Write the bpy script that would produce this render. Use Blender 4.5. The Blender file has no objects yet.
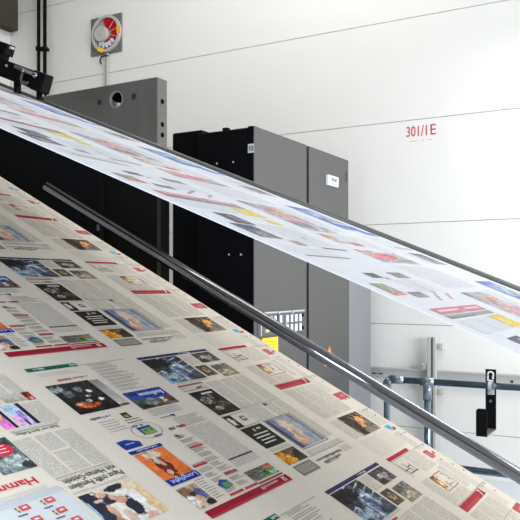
import bpy, bmesh, math, random
from mathutils import Vector, Matrix, noise
rnd = random.Random(7)
scn = bpy.context.scene
col = scn.collection
CZ = 1.65                                    # eye height above the hall floor
YAW = math.atan2(747, 1313)                  # the camera looks this far to the left of the wall's normal
YAW = math.radians(29.64)
Cc, Sc = math.cos(YAW), math.sin(YAW)
FOC, HOR = 747.0, 285.0

# ---------------------------------------------------------------- measuring helpers
def ray(px, py):
    a = (px - 260) / FOC
    return Vector((a * Cc - Sc, a * Sc + Cc, (HOR - py) / FOC))
def at_y(px, py, y):
    r = ray(px, py); p = r * (y / r.y); return Vector((p.x, p.y, p.z + CZ))
def at_x(px, py, x):
    r = ray(px, py); p = r * (x / r.x); return Vector((p.x, p.y, p.z + CZ))

# ---------------------------------------------------------------- materials
def lin(c):
    c = c / 255.0
    return c / 12.92 if c <= 0.04045 else ((c + 0.055) / 1.055) ** 2.4
def L3(rgb): return tuple(lin(c) for c in rgb)
def new_mat(name):
    m = bpy.data.materials.new(name); m.use_nodes = True
    nt = m.node_tree; b = nt.nodes['Principled BSDF']
    return m, nt, b
def mat(name, rgb, rough=0.5, metal=0.0, var=0.06, scale=8.0, bump=0.0, spec=None, stretch=(1, 1, 1)):
    m, nt, b = new_mat(name)
    n, l = nt.nodes, nt.links
    tc = n.new('ShaderNodeTexCoord'); mp = n.new('ShaderNodeMapping'); mp.inputs['Scale'].default_value = stretch
    l.new(tc.outputs['Object'], mp.inputs['Vector'])
    nz = n.new('ShaderNodeTexNoise'); nz.inputs['Scale'].default_value = scale; nz.inputs['Detail'].default_value = 4
    l.new(mp.outputs[0], nz.inputs['Vector'])
    mx = n.new('ShaderNodeMixRGB'); c = L3(rgb)
    mx.inputs[1].default_value = (*[x * (1 - var) for x in c], 1)
    mx.inputs[2].default_value = (*[min(1, x * (1 + var)) for x in c], 1)
    l.new(nz.outputs['Fac'], mx.inputs[0]); l.new(mx.outputs[0], b.inputs['Base Color'])
    b.inputs['Roughness'].default_value = rough; b.inputs['Metallic'].default_value = metal
    if spec is not None: b.inputs['Specular IOR Level'].default_value = spec
    if bump:
        bp = n.new('ShaderNodeBump'); bp.inputs['Strength'].default_value = bump; bp.inputs['Distance'].default_value = 0.003
        l.new(nz.outputs['Fac'], bp.inputs['Height']); l.new(bp.outputs[0], b.inputs['Normal'])
    return m

PAPER = (224, 214, 198)           # warm newsprint
DAYLIT_PAPER = (226, 228, 234)     # newsprint with bluish daylight painted in, for the upper web
def ink_mat():
    m, nt, b = new_mat('printed newsprint ink'); n, l = nt.nodes, nt.links
    at = n.new('ShaderNodeAttribute'); at.attribute_name = 'ink'
    l.new(at.outputs['Color'], b.inputs['Base Color'])
    b.inputs['Roughness'].default_value = 0.75; b.inputs['Specular IOR Level'].default_value = 0.15
    return m
def paper_mat(PAPER, name):
    m, nt, b = new_mat(name); n, l = nt.nodes, nt.links
    uv = n.new('ShaderNodeUVMap'); mp = n.new('ShaderNodeMapping'); mp.inputs['Scale'].default_value = (60, 3, 1)
    l.new(uv.outputs[0], mp.inputs[0])
    nz = n.new('ShaderNodeTexNoise'); nz.inputs['Scale'].default_value = 1; nz.inputs['Detail'].default_value = 3
    l.new(mp.outputs[0], nz.inputs['Vector'])
    mx = n.new('ShaderNodeMixRGB'); c = L3(PAPER)
    mx.inputs[1].default_value = (*[x * .955 for x in c], 1); mx.inputs[2].default_value = (*[min(1, x * 1.03) for x in c], 1)
    l.new(nz.outputs['Fac'], mx.inputs[0]); l.new(mx.outputs[0], b.inputs['Base Color'])
    b.inputs['Roughness'].default_value = 0.75; b.inputs['Specular IOR Level'].default_value = 0.2
    return m
def text_mat(PAPER, name):
    # rows of small type: lines across the page, broken into words by noise
    m, nt, b = new_mat(name); n, l = nt.nodes, nt.links
    uv = n.new('ShaderNodeUVMap'); sp = n.new('ShaderNodeSeparateXYZ'); l.new(uv.outputs[0], sp.inputs[0])
    def math_(op, a, bb, clamp=False):
        k = n.new('ShaderNodeMath'); k.operation = op; k.use_clamp = clamp
        for i, s in enumerate((a, bb)):
            if s is None: continue
            if isinstance(s, (int, float)): k.inputs[i].default_value = s
            else: l.new(s, k.inputs[i])
        return k.outputs[0]
    row = math_('DIVIDE', sp.outputs[1], 0.0027)
    fr = math_('FRACT', row, None); idx = math_('FLOOR', row, None)
    stripe = math_('LESS_THAN', fr, 0.62)
    cmb = n.new('ShaderNodeCombineXYZ')
    l.new(math_('MULTIPLY', sp.outputs[0], 520), cmb.inputs[0]); l.new(math_('MULTIPLY', idx, 7.31), cmb.inputs[1])
    nz = n.new('ShaderNodeTexNoise'); nz.inputs['Scale'].default_value = 1; nz.inputs['Detail'].default_value = 2
    l.new(cmb.outputs[0], nz.inputs['Vector'])
    word = math_('GREATER_THAN', nz.outputs['Fac'], 0.44)
    msk = math_('MULTIPLY', stripe, word)
    at = n.new('ShaderNodeAttribute'); at.attribute_name = 'ink'
    mx = n.new('ShaderNodeMixRGB'); mx.inputs[1].default_value = (*L3(PAPER), 1)
    l.new(at.outputs['Color'], mx.inputs[2]); l.new(math_('MULTIPLY', msk, .55), mx.inputs[0]); l.new(mx.outputs[0], b.inputs['Base Color'])
    b.inputs['Roughness'].default_value = 0.75; b.inputs['Specular IOR Level'].default_value = 0.15
    return m
def noise_wall(name, rgb, var, scale, rough):
    return mat(name, rgb, rough, 0, var, scale)

M = dict(
    paper=paper_mat(PAPER, 'newsprint paper'), text=text_mat(PAPER, 'printed body text'), ink=ink_mat(),
    daylitpaper=paper_mat(DAYLIT_PAPER, 'daylit web paper'), daylittext=text_mat(DAYLIT_PAPER, 'body text on daylit paper'),
    wall=mat('white coated wall panel', (222, 221, 218), .45, 0, .02, 1.2),
    slotgrey=mat('dark slot', (46, 48, 50), .7),
    frontwall=mat('grey hall wall', (120, 120, 120), .8),
    wallgap=mat('grey panel joint', (150, 148, 144), .8),
    concrete=mat('olive grey concrete', (60, 57, 46), .9, 0, .25, 3, .4),
    floor=mat('pale grey screed', (190, 194, 200), .5, 0, .05, 2),
    ceiling=mat('off white ceiling', (205, 204, 200), .8),
    plate=mat('machined grey steel plate', (126, 123, 117), .48, .25, .12, 6, .05, stretch=(3, 3, .6)),
    plate_end=mat('worn steel edge', (84, 80, 76), .5, .2, .2, 20, .05),
    black=mat('black paint', (7, 7, 9), .6, 0, .1, spec=.12),
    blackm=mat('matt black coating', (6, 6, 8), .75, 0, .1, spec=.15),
    cabshade=mat('shade-darkened cabinet paint', (9, 10, 15), .6, 0, .15, 2, spec=.12),  # shade painted into the cabinet fronts, which share the sides' paint
    cabside=mat('grey structured cabinet paint', (74, 73, 72), .42, 0, .03, 150, .03),
    cabgrey=mat('light grey cabinet paint', (118, 120, 124), .5, 0, .03, 60),
    chrome=mat('polished steel tube', (140, 141, 145), .12, 1.0, .04, 30),
    steel=mat('galvanised steel', (186, 187, 184), .42, .25, .1, 60),
    barsteel=mat('dull grey steel bar', (120, 120, 118), .4, .5, .08, 40),
    bluesteel=mat('dim blue steel', (44, 52, 66), .4, .6),
    rail=mat('blue grey painted tube', (120, 142, 158), .16, .9, .06, 20),
    fitting=mat('grey cast tube fitting', (130, 140, 150), .25, .7, .08, 40),
    white=mat('white plastic', (232, 234, 238), .4),
    label=mat('white label print', (240, 242, 245), .4),
    darktype=mat('grey label type', (52, 56, 68), .6),
    yellow=mat('yellow warning sheet', (238, 204, 30), .5),
    orange=mat('orange sticker', (240, 160, 30), .5),
    amber=mat('amber warning sign', (228, 150, 40), .5),
    red=mat('deep red enamel', (172, 12, 30), .35),
    greyplate=mat('grey fan plate', (104, 106, 102), .6, 0, .15, 14),
    ringgrey=mat('light grey moulded ring', (182, 181, 178), .45),
    glint=mat('pale blue glass', (190, 225, 235), .15),
    signred=mat('red stencil paint', (186, 62, 88), .7),
    faded=mat('faded red paint', (206, 170, 160), .7),
    hole=mat('dark bore', (4, 4, 5), .9, spec=.05),
    shadebrown=mat('dark brown machine cover', (20, 17, 15), .8, 0, .2, 3, spec=.1),  # brown of the unlit plate front, shade put into the colour
    conduit=mat('pale conduit', (186, 184, 178), .5),
)

# ---------------------------------------------------------------- object helpers
GROUPS = {'cabinet': 'control cabinets behind the paper webs', 'newspaper web': 'printed paper webs'}
def tag(o, label=None, cat=None, group=None, kind=None):
    if label: o['label'] = label
    if cat: o['category'] = cat
    group = group or GROUPS.get(cat) or ('black pipes on the back wall' if cat == 'pipe' and o.name.startswith('wall_pipe') else None)
    if group: o['group'] = group
    if kind: o['kind'] = kind
    return o
def thing(name, loc, label, cat, group=None):
    o = bpy.data.objects.new(name, None); col.objects.link(o)
    o.location = loc; o.empty_display_size = .1
    return tag(o, label, cat, group)
def finish(name, bm, m, parent=None, smooth=False):
    me = bpy.data.meshes.new(name)
    bmesh.ops.recalc_face_normals(bm, faces=bm.faces[:])
    if parent is not None:
        off = Vector(parent.location); g = parent.parent
        while g is not None: off += Vector(g.location); g = g.parent
    else:
        off = sum((v.co for v in bm.verts), Vector()) / max(1, len(bm.verts))
    for v in bm.verts: v.co -= off
    bm.to_mesh(me); bm.free()
    for f in me.polygons: f.use_smooth = smooth
    for mm in (m if isinstance(m, (list, tuple)) else [m]): me.materials.append(mm)
    o = bpy.data.objects.new(name, me); col.objects.link(o)
    if parent is not None: o.parent = parent
    else: o.location = off
    return o
def nb(): return bmesh.new()
def box(bm, lo, hi, bev=0.0):
    lo, hi = Vector(lo), Vector(hi)
    r = bmesh.ops.create_cube(bm, size=1.0)['verts']
    s = hi - lo; c = (lo + hi) / 2
    for v in r: v.co = Vector((v.co.x * s.x, v.co.y * s.y, v.co.z * s.z)) + c
    if bev:
        es = list({e for v in r for e in v.link_edges})
        bmesh.ops.bevel(bm, geom=es, offset=bev, segments=2, affect='EDGES', profile=.5)
def obox(bm, c, size, rot, bev=0.0):
    r = bmesh.ops.create_cube(bm, size=1.0)['verts']
    for v in r: v.co = rot @ Vector((v.co.x * size[0], v.co.y * size[1], v.co.z * size[2])) + Vector(c)
    if bev:
        es = list({e for v in r for e in v.link_edges})
        bmesh.ops.bevel(bm, geom=es, offset=bev, segments=2, affect='EDGES', profile=.5)
def cyl(bm, a, b, r, n=24, r2=None):
    a, b = Vector(a), Vector(b); d = b - a
    q = d.to_track_quat('Z', 'Y').to_matrix().to_4x4()
    bmesh.ops.create_cone(bm, cap_ends=True, segments=n, radius1=r, radius2=r if r2 is None else r2, depth=d.length,
                          matrix=Matrix.Translation((a + b) / 2) @ q)
def sph(bm, c, r, n=12):
    bmesh.ops.create_uvsphere(bm, u_segments=n, v_segments=n // 2 + 2, radius=r, matrix=Matrix.Translation(c))
def quad(bm, pts, thick):
    # a thin plate: pts is the outline, thick the vector it is extruded along
    a = [bm.verts.new(p) for p in pts]; b = [bm.verts.new(Vector(p) + Vector(thick)) for p in pts]
    bm.faces.new(a); bm.faces.new(b[::-1]); n = len(a)
    for i in range(n): bm.faces.new((a[i], a[(i + 1) % n], b[(i + 1) % n], b[i]))
def tube(bm, pts, r, n=10):
    for i in range(len(pts) - 1):
        cyl(bm, pts[i], pts[i + 1], r, n)
        if i: sph(bm, pts[i], r, n)
def ring(bm, c, ax_u, ax_v, nrm, r0, r1, h0, h1, n=40, a0=0, a1=2 * math.pi):
    # annulus of rectangular section
    full = abs(a1 - a0 - 2 * math.pi) < 1e-6
    k = n if full else n + 1
    V = []
    for i in range(k):
        t = a0 + (a1 - a0) * i / n
        d = ax_u * math.cos(t) + ax_v * math.sin(t)
        V.append([bm.verts.new(c + d * r + nrm * h) for r, h in ((r0, h0), (r1, h0), (r1, h1), (r0, h1))])
    for i in range(n):
        A, B = V[i], V[(i + 1) % k]
        for j in range(4): bm.faces.new((A[j], A[(j + 1) % 4], B[(j + 1) % 4], B[j]))
    if not full:
        bm.faces.new(V[0]); bm.faces.new(V[-1][::-1])
def text_polys(s, size=1.0, bold=0.0, ext=0.0):
    cu = bpy.data.curves.new('t', 'FONT'); cu.body = s; cu.size = size; cu.offset = bold; cu.resolution_u = 2; cu.extrude = ext
    o = bpy.data.objects.new('t', cu); col.objects.link(o)
    dg = bpy.context.evaluated_depsgraph_get(); me = o.evaluated_get(dg).to_mesh()
    vs = [v.co.copy() for v in me.vertices]; fs = [tuple(p.vertices) for p in me.polygons]
    o.evaluated_get(dg).to_mesh_clear(); bpy.data.objects.remove(o); bpy.data.curves.remove(cu)
    return vs, fs

# ---------------------------------------------------------------- printed paper webs
class Web:
    def __init__(s, scale, tan_a, dist, c_flip=1):
        s.s = scale; a = math.atan(tan_a)
        s.t = Vector((-math.cos(a), 0, math.sin(a))); s.n = Vector((math.sin(a), 0, math.cos(a)))
        s.o = -s.n * dist + Vector((0, 0, CZ))
        s.V, s.F, s.MI, s.C, s.UV = [], [], [], [], []
        s.fine, s.fade = 1.4, 0.0
    def pt(s, u, v, h=0.0): return s.o + Vector((0, u * s.s, 0)) + s.t * (v * s.s) + s.n * h
    def face(s, uvs, h, mi, rgb):
        b = len(s.V)
        for u, v in uvs: s.V.append(s.pt(u, v, h))
        s.F.append(tuple(range(b, b + len(uvs)))); s.MI.append(mi); s.C.append(L3(mixc(rgb, DAYLIT_PAPER if s.fade else PAPER, s.fade)))
        s.UV.append([(u * s.s, v * s.s) for u, v in uvs])
    def base(s, u0, u1, v0, v1, n=24):
        for i in range(n):
            a = v0 + (v1 - v0) * i / n; b = v0 + (v1 - v0) * (i + 1) / n
            s.face([(u0, a), (u1, a), (u1, b), (u0, b)], 0, 0, PAPER)
            s.face([(u0, a), (u0, b), (u1, b), (u1, a)], -.001, 0, PAPER)
        for u in (u0, u1):
            b = len(s.V); s.V += [s.pt(u, v0, 0), s.pt(u, v1, 0), s.pt(u, v1, -.001), s.pt(u, v0, -.001)]
            s.F.append((b, b + 1, b + 2, b + 3)); s.MI.append(0); s.C.append(L3(PAPER)); s.UV.append([(u, v0), (u, v1), (u, v1), (u, v0)])
    def rect(s, u0, u1, v0, v1, rgb, lay=2): s.face([(u0, v0), (u1, v0), (u1, v1), (u0, v1)], lay * .0003, 1, rgb)
    def poly(s, pts, rgb, lay=2): s.face(pts, lay * .0003, 1, rgb)
    def txt(s, u0, u1, v0, v1, rgb=(70, 70, 72), ncol=1, gap=.008):
        w = (u1 - u0 + gap) / ncol
        for i in range(ncol):
            a = u0 + i * w; s.face([(a, v0), (a + w - gap, v0), (a + w - gap, v1), (a, v1)], .0003, 2, rgb)
    def frame(s, u0, u1, v0, v1, rgb, w=.003, lay=3):
        s.rect(u0, u1, v0, v0 + w, rgb, lay); s.rect(u0, u1, v1 - w, v1, rgb, lay)
        s.rect(u0, u0 + w, v0, v1, rgb, lay); s.rect(u1 - w, u1, v0, v1, rgb, lay)
    def photo(s, u0, u1, v0, v1, fn, nu=18, nv=18, lay=2):
        nu, nv = int(nu * s.fine), int(nv * s.fine)
        for i in range(nu):
            for j in range(nv):
                a0, a1, b0, b1 = i / nu, (i + 1) / nu, j / nv, (j + 1) / nv
                rgb = fn((a0 + a1) / 2, (b0 + b1) / 2)
                s.face([(u0 + (u1 - u0) * a0, v0 + (v1 - v0) * b0), (u0 + (u1 - u0) * a1, v0 + (v1 - v0) * b0),
                        (u0 + (u1 - u0) * a1, v0 + (v1 - v0) * b1), (u0 + (u1 - u0) * a0, v0 + (v1 - v0) * b1)], lay * .0003, 1, rgb)
    def word(s, txt, u_right, v_base, width, height, rgb, lay=3, bold=0.0):
        # type runs from the far side (large u) towards the near side, upside down to the camera
        vs, fs = TEXT(txt, bold)
        x0 = min(v.x for v in vs); x1 = max(v.x for v in vs); ym = max(v.y for v in vs)
        for f in fs:
            s.face([(u_right - (vs[i].x - x0) / (x1 - x0) * width, v_base - vs[i].y / ym * height) for i in f], lay * .0003, 1, rgb)
    def marks(s, n, u_right, v_base, width, height, rgb, lay=3, bold=0.0):
        # type too small to read: a row of short strokes
        q = random.Random(int(u_right * 977 + n * 31)); u = u_right; w = width / n
        for i in range(n):
            if q.random() < .12: u -= w; continue
            hh = height * (.62 + .38 * (q.random() < .35))
            if q.random() < .6:
                s.rect(u - w * .32, u, v_base - hh, v_base, rgb, lay); s.rect(u - w * .8, u - w * .5, v_base - hh, v_base, rgb, lay)
                if q.random() < .5: s.rect(u - w * .8, u, v_base - hh * .3, v_base, rgb, lay)
            else: s.rect(u - w * .7, u - w * .1, v_base - hh, v_base, rgb, lay)
            u -= w
    def build(s, name, pm='paper', tm='text'):
        me = bpy.data.meshes.new(name); off = s.pt(2, 1)
        me.from_pydata([v - off for v in s.V], [], s.F)
        for mm in (M[pm], M['ink'], M[tm]): me.materials.append(mm)
        me.polygons.foreach_set('material_index', s.MI)
        at = me.attributes.new('ink', 'FLOAT_COLOR', 'CORNER'); uvl = me.uv_layers.new(name='UVMap')
        i = 0
        for f, c, uv in zip(s.F, s.C, s.UV):
            for k in range(len(f)):
                at.data[i].color = (*c, 1); uvl.data[i].uv = uv[k]; i += 1
        o = bpy.data.objects.new(name, me); col.objects.link(o); o.location = off
        return o
_tc = {}
def TEXT(t, bold):
    if (t, bold) not in _tc: _tc[(t, bold)] = text_polys(t, 1.0, bold)
    return _tc[(t, bold)]

def mixc(a, b, t): return tuple(x + (y - x) * t for x, y in zip(a, b))
def scene_fn(base, top=None, blobs=(), amp=.12, fr=5, seed=0, stripes=None):
    # base colour (near edge) grading to top (far edge), soft blobs (a, b, ra, rb, colour), film-grain clumps
    def fn(a, b):
        c = mixc(base, top, b) if top else base
        if stripes:
            ang, freq, sc, w = stripes
            q = math.sin((a * math.cos(ang) + b * math.sin(ang)) * freq)
            if q > w: c = mixc(c, sc, min(1, (q - w) * 4))
        for (x, y, rx, ry, bc) in blobs:
            d = ((a - x) / rx) ** 2 + ((b - y) / ry) ** 2
            d += noise.noise(Vector((a * 7 + seed, b * 7, 3.3))) * .5 + noise.noise(Vector((a * 17 + seed, b * 17, 1.3))) * .4
            if d < 1: c = mixc(c, bc, min(1, (1 - d) * 5))
        k = 1 + amp * 1.5 * noise.noise(Vector((a * fr + seed * 3.1, b * fr + seed, .7))) + amp * 1.5 * noise.noise(Vector((a * fr * 2.6 + seed * 1.7, b * fr * 2.6, seed + .3)))
        return tuple(max(3, min(250, x * k)) for x in c)
    return fn

INK = (52, 52, 55)
# ---- pages of the wide web, one printing length each (u across, v along)
PL = .8225
low = Web(.78, .51006, .78)
U0, U1 = 1.035, 2.998
low.base(U0, U1, -1.35, 5.3, 40)

ph_bridge = scene_fn((110, 116, 124), (40, 38, 36), [(.55, .5, .28, .45, (92, 104, 128)), (.3, .55, .1, .3, (58, 62, 72)), (.75, .45, .06, .4, (160, 172, 190)), (.5, .3, .05, .3, (150, 160, 176)), (.62, .65, .2, .04, (170, 178, 188)), (.2, .25, .25, .2, (150, 160, 165)), (.8, .12, .22, .14, (60, 66, 76)),
            (.15, .8, .5, .2, (34, 30, 27)), (.05, .12, .12, .16, (112, 180, 210))], .35, 9, 1, (1.9, 34, (196, 204, 214), .75))
ph_street = scene_fn((112, 104, 98), (70, 62, 60), [(.5, .4, .3, .3, (150, 144, 138)), (.2, .2, .2, .2, (52, 46, 44))], .45, 8, 2)
ph_brown = scene_fn((92, 80, 62), (70, 62, 50), [(.5, .5, .3, .3, (150, 128, 96))], .45, 8, 3)
ph_house = scene_fn((150, 138, 116), (130, 124, 116), [(.5, .3, .45, .2, (182, 166, 138)), (.2, .8, .3, .2, (92, 88, 86))], .3, 7, 4)
ph_car = scene_fn((44, 38, 32), (30, 26, 24), [(.3, .6, .22, .16, (120, 116, 108)), (.55, .4, .2, .14, (104, 84, 62)), (.8, .35, .14, .12, (86, 70, 56)),
            (.35, .25, .2, .08, (150, 140, 124)), (.6, .72, .1, .1, (96, 88, 80))], .55, 9, 5)
ph_darkbox = scene_fn((40, 36, 33), (30, 28, 27), [(.5, .5, .2, .32, (170, 160, 150))], .3, 6, 6)
ph_hand = scene_fn((172, 176, 182), (158, 162, 170), [(.05, .5, .10, 1.2, (66, 72, 104)), (.22, .5, .10, .9, (120, 128, 152)), (.45, .76, .20, .20, (216, 188, 164)), (.48, .52, .18, .26, (222, 194, 168)),
            (.36, .24, .22, .15, (220, 182, 152)), (.30, .12, .10, .08, (212, 150, 120)), (.92, .5, .07, 1.2, (126, 132, 142)), (.7, .25, .1, .12, (140, 144, 150)), (.4, .4, .05, .2, (186, 150, 128))], .08, 7, 7)
ph_orange = scene_fn((74, 60, 42), (86, 74, 50), [(.18, .45, .3, .55, (222, 142, 24)), (.45, .18, .12, .2, (232, 170, 60)), (.78, .5, .2, .3, (52, 44, 30)), (.62, .75, .1, .2, (120, 84, 56))], .3, 7, 8)
ph_face = scene_fn((150, 134, 116), (64, 48, 38), [(.7, .62, .15, .22, (222, 158, 88)), (.55, .42, .12, .18, (206, 150, 96)), (.25, .5, .2, .8, (60, 48, 40)), (.86, .3, .14, .3, (120, 114, 108))], .25, 7, 9, (.3, 30, (176, 148, 112), .7))
ph_dark3 = scene_fn((30, 28, 26), (48, 42, 40), [(.38, .22, .26, .1, (216, 92, 40)), (.3, .3, .2, .06, (190, 120, 90)), (.25, .65, .12, .14, (92, 100, 100)), (.75, .65, .07, .06, (216, 216, 210)), (.62, .5, .06, .05, (200, 198, 190)),
            (.55, .78, .1, .1, (112, 116, 116)), (.78, .35, .07, .05, (225, 222, 214)), (.5, .35, .08, .06, (206, 200, 190)), (.1, .85, .2, .12, (120, 130, 128))], .4, 9, 10)
ph_blue3 = scene_fn((86, 88, 80), (34, 62, 140), [(.12, .35, .2, .3, (70, 82, 74)), (.55, .72, .5, .26, (36, 66, 150)), (.4, .3, .16, .2, (130, 132, 128)), (.72, .3, .1, .14, (214, 206, 196)),
            (.88, .3, .12, .2, (110, 62, 44)), (.6, .25, .08, .2, (120, 76, 60)), (.2, .1, .2, .1, (40, 44, 40))], .3, 8, 11)
ph_fox = scene_fn((226, 112, 46), (222, 122, 62), [(.45, .42, .2, .42, (84, 34, 24)), (.42, .28, .13, .18, (116, 44, 34)), (.42, .62, .1, .12, (206, 190, 170)), (.46, .86, .26, .14, (206, 196, 176)), (.4, .2, .08, .09, (224, 178, 158)), (.48, .5, .06, .1, (200, 160, 140))], .08, 6, 12)
ph_food = scene_fn((196, 178, 156), (168, 146, 116), [(.25, .75, .3, .25, (124, 96, 70)), (.75, .55, .22, .3, (84, 90, 138)), (.5, .35, .25, .2, (206, 160, 134)), (.2, .35, .2, .25, (224, 216, 206)), (.8, .12, .25, .14, (36, 32, 34)), (.45, .62, .16, .12, (72, 54, 44))], .2, 7, 13)
ph_fish = scene_fn((122, 116, 104), (110, 108, 96), [(.62, .35, .16, .3, (72, 140, 62)), (.6, .45, .06, .1, (20, 40, 20)), (.85, .75, .18, .22, (206, 126, 92)), (.86, .25, .14, .24, (136, 190, 160)), (.2, .5, .2, .4, (96, 92, 82))], .3, 8, 14)
ph_pink = scene_fn((214, 188, 226), (176, 204, 226), [(.3, .3, .4, .25, (230, 170, 222)), (.7, .45, .2, .3, (150, 130, 190)), (.3, .8, .4, .2, (168, 206, 226)), (.6, .12, .1, .2, (70, 66, 84))], .15, 7, 15)
ph_pink2 = scene_fn((226, 140, 205), (120, 90, 150), [(.5, .2, .5, .2, (240, 120, 200)), (.5, .6, .4, .2, (236, 170, 120)), (.6, .85, .3, .12, (90, 130, 200))], .15, 7, 16)
ph_red4 = scene_fn((176, 92, 70), (120, 32, 34), [(.6, .2, .25, .25, (216, 150, 128)), (.2, .7, .3, .3, (86, 24, 26))], .25, 6, 17)
ph_pope = scene_fn((230, 226, 222), (226, 212, 190), [(.92, .4, .12, .55, (226, 196, 150)), (.83, .88, .14, .14, (224, 204, 172)), (.1, .62, .2, .5, (44, 44, 58)), (.6, .93, .17, .10, (46, 44, 54)), (.35, .72, .14, .14, (52, 50, 62)),
            (.08, .3, .16, .2, (50, 50, 64)), (.6, .36, .11, .28, (44, 44, 56)), (.52, .62, .10, .10, (206, 150, 128)), (.30, .86, .09, .07, (216, 168, 146)), (.43, .74, .05, .09, (220, 176, 156)), (.25, .42, .05, .22, (214, 168, 142)), (.2, .75, .09, .05, (222, 186, 168)),
            (.72, .05, .12, .10, (218, 168, 154)), (.0, .6, .05, .3, (156, 182, 208)), (.78, .55, .08, .22, (240, 238, 234)), (.4, .2, .08, .2, (206, 178, 164)), (.66, .78, .12, .07, (238, 234, 228)), (.22, .17, .07, .12, (176, 132, 110))], .06, 7, 18)
ph_shop = scene_fn((120, 132, 130), (70, 78, 82), [(.65, .3, .3, .2, (176, 186, 182)), (.6, .6, .2, .2, (110, 140, 126)), (.85, .1, .2, .12, (60, 56, 60)), (.3, .25, .2, .2, (150, 160, 156))], .3, 8, 19)

NAVY = (36, 58, 138); RED = (172, 34, 48); PRED = (190, 62, 66)
def rules(u0, u1, v0, v1, n, rgb=(120, 118, 116), w=.0025, jit=.3):
    for i in range(n):
        v = v0 + (v1 - v0) * (i + .5) / n
        e = u1 - (u1 - u0) * jit * rnd.random()
        low.rect(u0, e, v, v + w, rgb)

def page_far(k):                                   # the column along the far edge
    o = k * PL; W = low
    W.txt(2.885, 2.975, o + .70, o + .815, (150, 148, 142))
    W.txt(2.60, 2.88, o + .57, o + .675, (176, 172, 164), 2); W.txt(2.60, 2.67, o + .69, o + .81, (120, 118, 114))
    W.photo(2.68, 2.865, o + .688, o + .815, ph_face, 16, 16, 3)
    W.rect(2.90, 2.945, o + .665, o + .69, (92, 170, 200)); W.rect(2.935, 2.962, o + .652, o + .668, (196, 72, 60)); W.rect(2.905, 2.93, o + .652, o + .664, (150, 196, 214))
    W.rect(2.60, 2.82, o + .540, o + .557, RED)
    # plan drawing
    for a in ((2.61, .50, 2.66, .475), (2.66, .475, 2.70, .455), (2.62, .47, 2.68, .455), (2.65, .50, 2.69, .485)):
        W.rect(a[0], a[2], o + a[3], o + a[3] + .004, (66, 66, 68)); W.rect(a[0], a[0] + .004, o + a[3], o + a[1] + .01, (66, 66, 68))
    W.rect(2.69, 2.694, o + .45, o + .50, (66, 66, 68))
    W.txt(2.60, 2.62, o + .44, o + .53, (120, 118, 116)); W.txt(2.72, 2.86, o + .43, o + .53, (130, 128, 124))
    W.rect(2.60, 2.98, o + .534, o + .536, (130, 128, 126))
    W.photo(2.888, 2.935, o + .458, o + .505, scene_fn((196, 92, 96), (190, 84, 90), [(.3, .5, .3, .3, (206, 120, 120))], .15, 6, 21), 6, 8)
    W.rect(2.94, 2.965, o + .47, o + .48, (196, 86, 90))
    # map in a red frame
    W.frame(2.683, 2.809, o + .319, o + .405, (172, 92, 88), .0035)
    W.photo(2.687, 2.722, o + .335, o + .402, scene_fn((206, 160, 84), (150, 92, 60), [(.5, .4, .4, .3, (226, 188, 120))], .4, 8, 22), 6, 10, 4)
    for q in range(9):
        a = 2.73 + rnd.random() * .07; b = o + .33 + rnd.random() * .065
        W.rect(a, a + .012, b, b + .004, (112, 104, 100), 4)
    W.txt(2.60, 2.67, o + .27, o + .41, (96, 94, 92)); W.txt(2.83, 2.87, o + .29, o + .42, (120, 118, 116)); W.txt(2.68, 2.81, o + .268, o + .31, (92, 90, 90))
    W.rect(2.6, 2.98, o + .262, o + .264, (120, 118, 116))
    # red banner
    W.rect(2.605, 2.88, o + .225, o + .259, (168, 44, 54)); W.rect(2.605, 2.80, o + .226, o + .240, (186, 66, 74), 3)
    W.poly([(2.838, o + .228), (2.846, o + .228), (2.864, o + .255), (2.846, o + .255), (2.846, o + .250), (2.854, o + .250)], (240, 232, 228), 4)
    W.txt(2.60, 2.875, o + .125, o + .215, (82, 82, 82), 3, .01); W.txt(2.60, 2.875, o + .01, o + .115, (92, 92, 92), 3, .01)
    W.rect(2.60, 2.875, o + .119, o + .121, (110, 110, 110))
    W.photo(2.892, 2.985, o + .075, o + .122, scene_fn((190, 88, 92), (186, 82, 88), [(.6, .5, .2, .2, (206, 130, 130))], .1, 6, 23), 8, 8)
    for q in range(18):                             # register ticks along the margin
        b = o + (q + .5) * PL / 18
        if q % 3: W.rect(2.955 + .01 * (q % 2), 2.968 + .01 * (q % 2), b, b + .007, (120, 120, 120))
        if q % 4 == 1: W.rect(2.92, 2.945, b, b + .004, (140, 138, 136))
    W.txt(2.885, 2.94, o + .14, o + .44, (150, 148, 146)); W.txt(2.885, 2.945, o + .52, o + .64, (140, 138, 136))

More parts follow.
